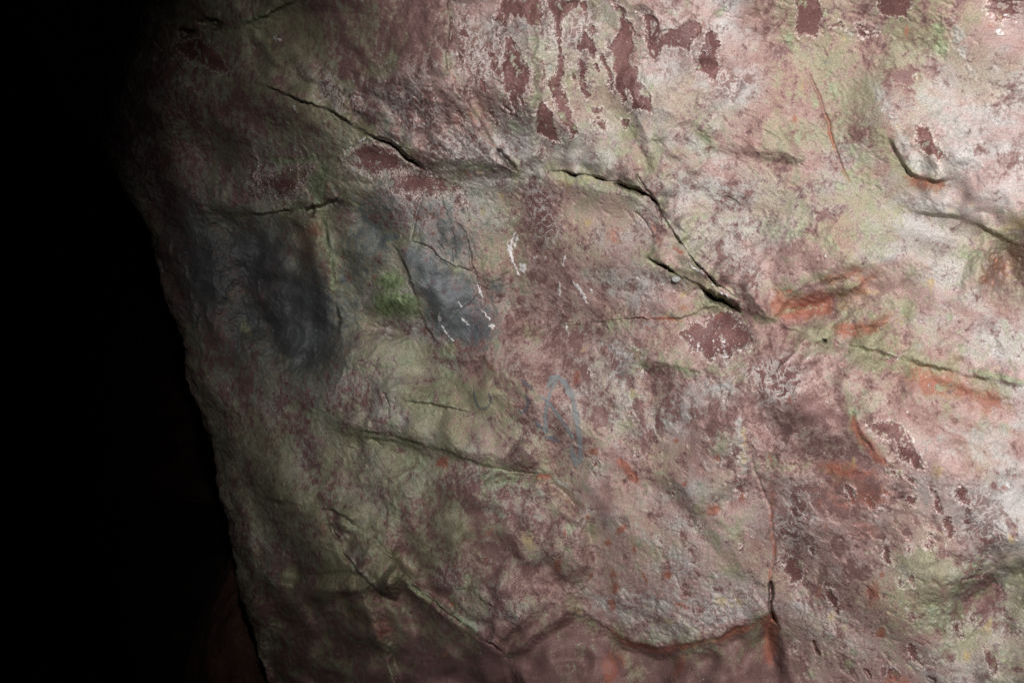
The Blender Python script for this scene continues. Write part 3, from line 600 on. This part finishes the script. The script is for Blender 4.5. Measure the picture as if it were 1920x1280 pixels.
# flaked stone lies lower than the crust around it, white salts stand a little proud
rag = fbm(U / 5.5, V / 5.5, 3, 91) * 0.5
cr = sst(0.42, 0.58, M['crust'] + 0.9 * fbm(S * 60, Zm * 60, 3, 93) * 0.6)
br = sst(0.47, 0.53, M['bare'] + rag * 0.35)
H += 0.0022 * cr * (1 - br) - 0.0026 * br + 0.002 * sst(0.4, 0.6, M['white'])
H += 0.0035 * fbm(U / 9, V / 9, 3, 95) * (1 - br) * sst(0.3, 0.6, M['moss'] + M['pale'] * 0.6 + 0.2)

# ------------------------------------------------------------------ node helpers
def new_mat(name):
    m = bpy.data.materials.new(name); m.use_nodes = True
    nt = m.node_tree; return m, nt, nt.nodes['Principled BSDF']
def setin(nt, sock, v):
    if hasattr(v, 'links') or hasattr(v, 'is_linked'): nt.links.new(v, sock)
    else: sock.default_value = v
def math_n(nt, op, a, b=0.0, clamp=False):
    n = nt.nodes.new('ShaderNodeMath'); n.operation = op; n.use_clamp = clamp
    setin(nt, n.inputs[0], a); setin(nt, n.inputs[1], b); return n.outputs[0]
def smooth(nt, x, lo, hi, a=0.0, b=1.0):
    n = nt.nodes.new('ShaderNodeMapRange'); n.interpolation_type = 'SMOOTHSTEP'
    setin(nt, n.inputs['Value'], x)
    n.inputs['From Min'].default_value = lo; n.inputs['From Max'].default_value = hi
    n.inputs['To Min'].default_value = a; n.inputs['To Max'].default_value = b
    return n.outputs['Result']
def mix(nt, f, a, b, mode='MIX'):
    n = nt.nodes.new('ShaderNodeMix'); n.data_type = 'RGBA'; n.blend_type = mode
    setin(nt, n.inputs['Factor'], f)
    for s, v in ((n.inputs['A'], a), (n.inputs['B'], b)):
        pass
    A_, B_ = [s for s in n.inputs if s.name in ('A', 'B') and s.type == 'RGBA']
    for s, v in ((A_, a), (B_, b)):
        if isinstance(v, tuple): s.default_value = (*v, 1)
        else: nt.links.new(v, s)
    return [o for o in n.outputs if o.type == 'RGBA'][0]
def mapping(nt, src, scale=(1, 1, 1), rot=(0, 0, 0), loc=(0, 0, 0)):
    n = nt.nodes.new('ShaderNodeMapping'); nt.links.new(src, n.inputs['Vector'])
    n.inputs['Scale'].default_value = scale; n.inputs['Rotation'].default_value = rot; n.inputs['Location'].default_value = loc
    return n.outputs[0]
def noise(nt, vec, scale, detail=4, rough=0.55, dist_=0.0):
    n = nt.nodes.new('ShaderNodeTexNoise'); nt.links.new(vec, n.inputs['Vector'])
    n.inputs['Scale'].default_value = scale; n.inputs['Detail'].default_value = detail
    n.inputs['Roughness'].default_value = rough; n.inputs['Distortion'].default_value = dist_
    return n.outputs[0]
def attr(nt, name):
    n = nt.nodes.new('ShaderNodeAttribute'); n.attribute_name = name; return n.outputs['Fac']

def rock_material():
    m, nt, bs = new_mat('weathered_sandstone')
    tc = mapping(nt, nt.nodes.new('ShaderNodeTexCoord').outputs['Object'], (1.0, 0.4, 1.0))
    st = mapping(nt, tc, (1.0, 1.0, 0.78), (0, math.radians(-14), 0))          # drawn out a little down the face
    dg = mapping(nt, tc, (1.0, 1.0, 1.7), (0, math.radians(38), 0))
    n_sp = noise(nt, st, 80, 7, 0.68, 0.3)        # centimetre speckle
    n_sp2 = noise(nt, tc, 260, 3, 0.6)
    n_md = noise(nt, st, 17, 6, 0.62, 0.6)
    n_md2 = noise(nt, mapping(nt, dg, loc=(3, 7, 1)), 13, 6, 0.6, 0.5)
    n_lg = noise(nt, tc, 4.2, 5, 0.6, 0.3)
    n_gr = noise(nt, tc, 620, 2, 0.6)
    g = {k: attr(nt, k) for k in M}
    add = lambda a, b: math_n(nt, 'ADD', a, b)
    mul = lambda a, b: math_n(nt, 'MULTIPLY', a, b)
    off = lambda n, k: mul(math_n(nt, 'SUBTRACT', n, 0.5), k)
    # stone
    stone = mix(nt, smooth(nt, n_md2, 0.35, 0.65), (0.125, 0.060, 0.057), (0.185, 0.092, 0.085))
    stone = mix(nt, smooth(nt, n_sp2, 0.45, 0.75, 0, 0.5), stone, (0.25, 0.14, 0.12))
    # crust: grey to pink
    grey = mix(nt, smooth(nt, n_md, 0.35, 0.65), (0.33, 0.305, 0.288), (0.47, 0.44, 0.42))
    pink = mix(nt, smooth(nt, n_md, 0.35, 0.65), (0.31, 0.190, 0.170), (0.44, 0.315, 0.292))
    rt = smooth(nt, add(g['red'], add(off(n_lg, 1.2), off(n_md2, 1.4))), 0.25, 0.70)
    crust = mix(nt, rt, grey, pink)
    tan = smooth(nt, add(mul(g['green'], 0.7), add(off(noise(nt, mapping(nt, st, loc=(9, 2, 5)), 11, 5, 0.6), 2.2), 0.24)), 0.4, 0.9, 0, 0.62)
    crust = mix(nt, tan, crust, (0.37, 0.30, 0.205))
    cf = add(g['crust'], add(off(n_sp, 2.6), add(off(n_md, 1.6), add(off(n_md2, 1.0), off(n_sp2, 1.3)))))
    ck = smooth(nt, cf, 0.28, 0.80)
    mauve = mix(nt, rt, (0.275, 0.220, 0.200), (0.30, 0.188, 0.168))
    col = mix(nt, smooth(nt, cf, 0.16, 0.32), mix(nt, n_sp, (0.145, 0.078, 0.072), (0.25, 0.148, 0.135)), mauve)
    col = mix(nt, smooth(nt, cf, 0.42, 0.56), col, crust)
    # algae film
    gf = add(g['green'], add(off(n_md, 1.8), add(off(n_lg, 1.2), off(n_sp, 1.6))))
    col = mix(nt, smooth(nt, gf, 0.36, 0.92, 0, 0.70), col, mix(nt, n_sp, (0.16, 0.17, 0.085), (0.33, 0.34, 0.21)))
    # lacework
    vein = smooth(nt, math_n(nt, 'ABSOLUTE', math_n(nt, 'SUBTRACT', noise(nt, mapping(nt, st, loc=(2, 3, 4)), 62, 5, 0.62, 0.8), 0.5)), 0.050, 0.018)
    lf = add(g['lace'], add(off(n_md2, 1.4), off(n_lg, 0.8)))
    lk = smooth(nt, lf, 0.40, 0.75)
    col = mix(nt, mul(lk, 0.55), col, stone)
    col = mix(nt, mul(vein, mul(smooth(nt, lf, 0.25, 0.7), 0.85)), col, mix(nt, n_sp, (0.42, 0.36, 0.33), (0.60, 0.55, 0.52)))
    # lime wash
    pf = add(g['pale'], add(off(n_md, 1.3), off(n_sp, 1.7)))
    col = mix(nt, smooth(nt, pf, 0.30, 0.85, 0, 0.75), col, mix(nt, n_md2, (0.37, 0.355, 0.33), (0.47, 0.455, 0.43)))
    # ochre
    yf = add(g['yellow'], add(off(n_md, 1.3), off(n_sp, 2.0)))
    col = mix(nt, smooth(nt, yf, 0.38, 0.75, 0, 0.7), col, (0.44, 0.32, 0.15))
    # flaked patches with a pale lip
    bf = add(g['bare'], add(off(n_sp, 1.35), off(n_sp2, 1.0)))
    rim = mul(smooth(nt, bf, 0.30, 0.44), smooth(nt, bf, 0.54, 0.49))
    isl = smooth(nt, add(off(n_sp, 1.3), off(n_md, 0.9)), 0.12, 0.16)
    bare = mul(smooth(nt, bf, 0.485, 0.515), math_n(nt, 'SUBTRACT', 1.0, isl))
    col = mix(nt, mul(mul(rim, smooth(nt, n_sp2, 0.35, 0.60)), 0.95), col, (0.64, 0.55, 0.50))
    col = mix(nt, bare, col, stone)
    # iron
    of = add(g['orange'], add(off(n_md, 1.3), off(n_sp, 1.6)))
    col = mix(nt, smooth(nt, of, 0.30, 0.90, 0, 0.85), col, mix(nt, n_md2, (0.24, 0.075, 0.052), (0.38, 0.145, 0.095)))
    # moss
    mf = add(g['moss'], add(off(n_md, 0.8), off(n_sp, 1.8)))
    col = mix(nt, smooth(nt, mf, 0.26, 0.95, 0, 0.72), col, mix(nt, smooth(nt, n_sp, 0.35, 0.65), (0.12, 0.165, 0.075), (0.32, 0.37, 0.23)))
    lm = add(g['lime'], add(off(n_sp, 1.4), off(n_md, 0.6)))
    col = mix(nt, smooth(nt, lm, 0.25, 0.9, 0, 0.8), col, mix(nt, smooth(nt, n_sp, 0.35, 0.65), (0.09, 0.13, 0.05), (0.27, 0.34, 0.165)))
    # slate-grey smoked skin
    sf = add(g['slate'], add(off(n_md, 1.3), off(n_sp, 2.2)))
    col = mix(nt, smooth(nt, sf, 0.20, 0.95, 0, 0.80), col, mix(nt, n_sp, (0.065, 0.083, 0.094), (0.152, 0.180, 0.196)))
    # soot smudges and the painted shade of the hollow
    kf = add(g['soot_shade'], add(off(n_md, 0.4), off(n_sp, 1.3)))
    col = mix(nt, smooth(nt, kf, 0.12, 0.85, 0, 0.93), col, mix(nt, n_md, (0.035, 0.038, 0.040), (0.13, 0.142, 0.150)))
    # grime in fine pits, grain, crystal sparkle painted as pale dots
    col = mix(nt, smooth(nt, n_sp, 0.40, 0.30, 0, 0.45), col, (0.07, 0.055, 0.05))
    gr = smooth(nt, n_gr, 0.25, 0.75, 0.68, 1.32)
    gv = nt.nodes.new('ShaderNodeCombineXYZ')
    for i in range(3): nt.links.new(gr, gv.inputs[i])
    col = mix(nt, 1.0, col, gv.outputs[0], 'MULTIPLY')
    wf = add(g['white'], add(off(n_sp, 2.2), off(n_sp2, 1.6)))
    wk = smooth(nt, wf, 0.45, 0.75)
    col = mix(nt, mul(wk, 0.9), col, (0.74, 0.72, 0.70))
    sp = smooth(nt, noise(nt, mapping(nt, tc, loc=(5, 5, 5)), 330, 2, 0.5), 0.71, 0.75)
    col = mix(nt, mul(sp, 0.6), col, (0.66, 0.61, 0.56))
    nt.links.new(col, bs.inputs['Base Color'])
    rg = smooth(nt, n_md2, 0.3, 0.7, 0.55, 0.85)
    nt.links.new(math_n(nt, 'SUBTRACT', rg, mul(bare, 0.12)), bs.inputs['Roughness'])
    bs.inputs['Specular IOR Level'].default_value = 0.35
    h = add(add(mul(n_sp, 0.38), mul(n_sp2, 0.15)), add(mul(ck, 0.22), mul(bare, -0.30)))
    h = add(h, add(mul(n_gr, 0.10), mul(wk, 0.25)))
    b = nt.nodes.new('ShaderNodeBump'); b.inputs['Strength'].default_value = 0.5; b.inputs['Distance'].default_value = 0.0022
    nt.links.new(h, b.inputs['Height']); nt.links.new(b.outputs[0], bs.inputs['Normal'])
    return m
def dull_rock(name, c0, c1, sc=6):
    m, nt, bs = new_mat(name)
    tc = nt.nodes.new('ShaderNodeTexCoord').outputs['Object']
    n1 = noise(nt, tc, sc, 7, 0.62, 0.4); n2 = noise(nt, tc, sc * 9, 4, 0.6)
    col = mix(nt, smooth(nt, n1, 0.35, 0.65), c0, c1)
    col = mix(nt, smooth(nt, n2, 0.5, 0.7, 0, 0.5), col, tuple(x * 1.6 for x in c1))
    nt.links.new(col, bs.inputs['Base Color']); bs.inputs['Roughness'].default_value = 0.85
    b = nt.nodes.new('ShaderNodeBump'); b.inputs['Strength'].default_value = 0.7; b.inputs['Distance'].default_value = 0.02
    nt.links.new(n2, b.inputs['Height']); nt.links.new(b.outputs[0], bs.inputs['Normal'])
    return m

def grid_mesh(name, P3, attrs, mat, kind=None):
    nr, nc, _ = P3.shape
    me = bpy.data.meshes.new(name)
    idx = np.arange(nr * nc, dtype=np.int32).reshape(nr, nc)
    f = np.stack([idx[:-1, :-1], idx[1:, :-1], idx[1:, 1:], idx[:-1, 1:]], -1).reshape(-1)
    n = len(f) // 4
    me.vertices.add(nr * nc); me.vertices.foreach_set('co', P3.astype(np.float32).ravel())
    me.loops.add(len(f)); me.loops.foreach_set('vertex_index', f)
    me.polygons.add(n); me.polygons.foreach_set('loop_start', np.arange(0, 4 * n, 4, dtype=np.int32))
    me.polygons.foreach_set('use_smooth', np.ones(n, bool))
    me.update(calc_edges=True)
    for k, v in attrs.items():
        at = me.attributes.new(k, 'FLOAT', 'POINT'); at.data.foreach_set('value', v.astype(np.float32).ravel())
    me.materials.append(mat)
    o = bpy.data.objects.new(name, me); scene.collection.objects.link(o)
    if kind: o['kind'] = kind
    return o
def surf(U_, V_, lift=0.0):
    qq = q_of(U_, V_)
    ci = np.interp(qq, qv, np.arange(NC)); ri = np.interp(V_, vv, np.arange(NR))
    c0 = np.floor(ci).astype(int).clip(0, NC - 2); r0 = np.floor(ri).astype(int).clip(0, NR - 2)
    fc = ci - c0; fr = ri - r0
    h = (H[r0, c0] * (1 - fc) + H[r0, c0 + 1] * fc) * (1 - fr) + (H[r0 + 1, c0] * (1 - fc) + H[r0 + 1, c0 + 1] * fc) * fr
    y = depth_of(qq, V_) - h - lift
    return CAM + np.stack([a_of(qq, V_) * y, y, (640 - V_) / 960 * TX * y], -1)

# ------------------------------------------------------------------ the rock face
yy = Y - H
A = A + (0.007 * fbm(q * 12, V / 90, 3, 111) + 0.0026 * fbm(q * 40, V / 22, 3, 115)) * np.exp(-(q / 0.10) ** 2)
P3 = CAM + np.stack([A * yy, yy, (640 - V) / 960 * TX * yy], -1)
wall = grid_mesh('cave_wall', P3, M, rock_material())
wall['label'] = 'red sandstone cave wall with grey crust, green algae and long diagonal cracks'
wall['category'] = 'rock wall'; wall['kind'] = 'thing'

# ------------------------------------------------------------------ chalk marks drawn on the face
def chalk_mat(name, c):
    m, nt, bs = new_mat(name)
    tc = nt.nodes.new('ShaderNodeTexCoord').outputs['Object']
    n1 = noise(nt, tc, 150, 4, 0.65); n2 = noise(nt, tc, 30, 3, 0.5)
    col = mix(nt, n2, tuple(x * 0.8 for x in c), tuple(x * 1.15 for x in c))
    nt.links.new(col, bs.inputs['Base Color']); bs.inputs['Roughness'].default_value = 0.95
    e = attr(nt, 'edge')
    a = smooth(nt, math_n(nt, 'ADD', e, math_n(nt, 'ADD', math_n(nt, 'MULTIPLY', math_n(nt, 'SUBTRACT', n1, 0.5), 2.4), math_n(nt, 'MULTIPLY', math_n(nt, 'SUBTRACT', n2, 0.5), 1.2))), 0.05, 0.75, 0, 0.66 if c[0] > 0.2 else 0.42)
    nt.links.new(a, bs.inputs['Alpha'])
    return m
CH = {'grey': chalk_mat('grey_chalk', (0.30, 0.325, 0.33)), 'blue': chalk_mat('blue_chalk', (0.13, 0.165, 0.215))}
def chalk(pts, w, kind, label=None):
    p = smooth_pts(pts, 3)
    w = w * 1.1 if kind == 'grey' else w * 0.9
    L = np.concatenate([[0], np.cumsum(np.hypot(*(np.diff(p, axis=0).T)))])
    n = max(int(L[-1] / 1.2), 6)
    t = np.linspace(0, L[-1], n)
    x = np.interp(t, L, p[:, 0]); y = np.interp(t, L, p[:, 1])
    tx = np.gradient(x); ty = np.gradient(y); l = np.hypot(tx, ty) + 1e-9; tx /= l; ty /= l
    k = np.linspace(-1, 1, 13)
    ww = w * (0.75 + 0.5 * fbm(t / 18, t * 0 + pts[0][0], 2, 7)) * (0.35 + 0.65 * np.minimum(1, np.minimum(t, L[-1] - t) / 12))
    Uc = x[:, None] - ty[:, None] * k[None] * ww[:, None]; Vc = y[:, None] + tx[:, None] * k[None] * ww[:, None]
    e = (1 - np.abs(k)[None] ** 2) * np.ones((n, 1)) * np.minimum(1, np.minimum(t, L[-1] - t) / 6)[:, None]
    o = grid_mesh('chalk_mark', surf(Uc, Vc, 0.0022), {'edge': e}, CH[kind])
    o.parent = wall
    if label: o['label'] = label
z = lambda pts: Z(960, 640, pts)
chalk(z([(262,370),(285,300),(325,262),(375,285),(430,370),(468,470),(488,600),(505,730),(520,860),(500,935)]), 7.4, 'grey', 'grey chalk arc of the leaf-shaped mark')
chalk(z([(340,285),(290,370),(258,480),(248,600),(256,715)]), 5.4, 'grey')
chalk(z([(195,398),(270,455),(330,535),(400,630),(470,750)]), 5.4, 'grey')
chalk(z([(440,775),(452,850),(470,915),(498,950)]), 6.1, 'grey')
chalk(z([(250,715),(310,725),(370,765)]), 6.8, 'blue')
chalk(z([(40,500),(75,545),(115,500),(122,440),(95,385)]), 6.1, 'blue', 'hooked blue chalk letter')
chalk(z([(165,590),(200,630),(235,660)]), 6.8, 'blue')
chalk(z([(60,275),(110,325),(175,375)]), 5.4, 'blue')
chalk([(888,728),(890,752),(900,768),(915,765),(922,748),(914,735)], 4.0, 'blue', 'faded round blue chalk letter')
chalk([(918,770),(930,778)], 3.0, 'blue')

# ------------------------------------------------------------------ pebble wedged under the diagonal ledge
def lump(name, centre, rad, mat, seed, amp=0.15, rows=40, cols=60, fr=1.6, squash=(1, 1, 1)):
    th = np.linspace(0.001, np.pi - 0.001, rows)[:, None]; ph = np.linspace(0, 2 * np.pi, cols)[None]
    x = np.sin(th) * np.cos(ph); y = np.sin(th) * np.sin(ph); zc = np.cos(th) * np.ones_like(ph)
    r_ = 1 + amp * (perlin(x * fr + 5, y * fr + zc * 1.3, seed) + perlin(y * fr - 4, zc * fr + x, seed + 3) + 0.45 * perlin(x * fr * 3 + zc * 2, y * fr * 3 - zc * 2.5, seed + 5) + 0.22 * perlin(x * fr * 8 + zc * 6, y * fr * 8, seed + 6))
    P_ = np.stack([x * r_ * squash[0], y * r_ * squash[1], zc * r_ * squash[2]], -1) * rad
    o = grid_mesh(name, P_, {}, mat); o.location = centre
    return o
pb_m = dull_rock('white_pebble_stone', (0.50, 0.50, 0.47), (0.62, 0.62, 0.60), 80)
pp = surf(np.array([1268.0]), np.array([523.0]), 0.004)[0]
pb = lump('pebble', pp, 0.0062, pb_m, 4, 0.06, 20, 28, squash=(1.2, 0.9, 0.85))
pb['label'] = 'small white pebble wedged under the long diagonal crack'; pb['category'] = 'pebble'

# ------------------------------------------------------------------ the rest of the cave
far_m = dull_rock('dark_red_rock', (0.06, 0.028, 0.020), (0.12, 0.052, 0.035), 3)
ob = lump('rock_outcrop', (-0.75, 4.4, 0.0), 1.0, far_m, 8, 0.07, 120, 180, 1.2, squash=(0.55, 0.6, 0.86))
ob['label'] = 'dim reddish rock outcrop low down behind the corner of the cave wall'; ob['category'] = 'rock'
fl_m = dull_rock('cave_floor_earth', (0.06, 0.045, 0.035), (0.12, 0.09, 0.07), 4)
gxx, gyy = np.meshgrid(np.linspace(-9, 7, 260), np.linspace(-5, 13, 260), indexing='ij')
fz = 0.10 * fbm(gxx * 0.7, gyy * 0.7, 4, 3) + 0.02 * fbm(gxx * 5, gyy * 5, 3, 5) - 0.05
grid_mesh('cave_floor', np.stack([gxx, gyy, fz], -1)[::-1], {}, fl_m, 'structure')
cz = 3.9 - 0.03 * (gxx ** 2) * 0.6 + 0.35 * fbm(gxx * 0.5, gyy * 0.5, 5, 13)
grid_mesh('cave_ceiling', np.stack([gxx, gyy, cz], -1), {}, far_m, 'structure')
tt, hh = np.meshgrid(np.linspace(0, 1, 320), np.linspace(-0.3, 4.3, 120), indexing='ij')
ang = math.pi * (0.30 + 1.0 * tt)
rad = 7.2 + 0.9 * fbm(tt * 9, hh * 0.6, 5, 23)
grid_mesh('far_cave_wall', np.stack([-1.0 + rad * np.cos(ang), 4.0 + rad * np.sin(ang), hh], -1), {}, far_m, 'structure')
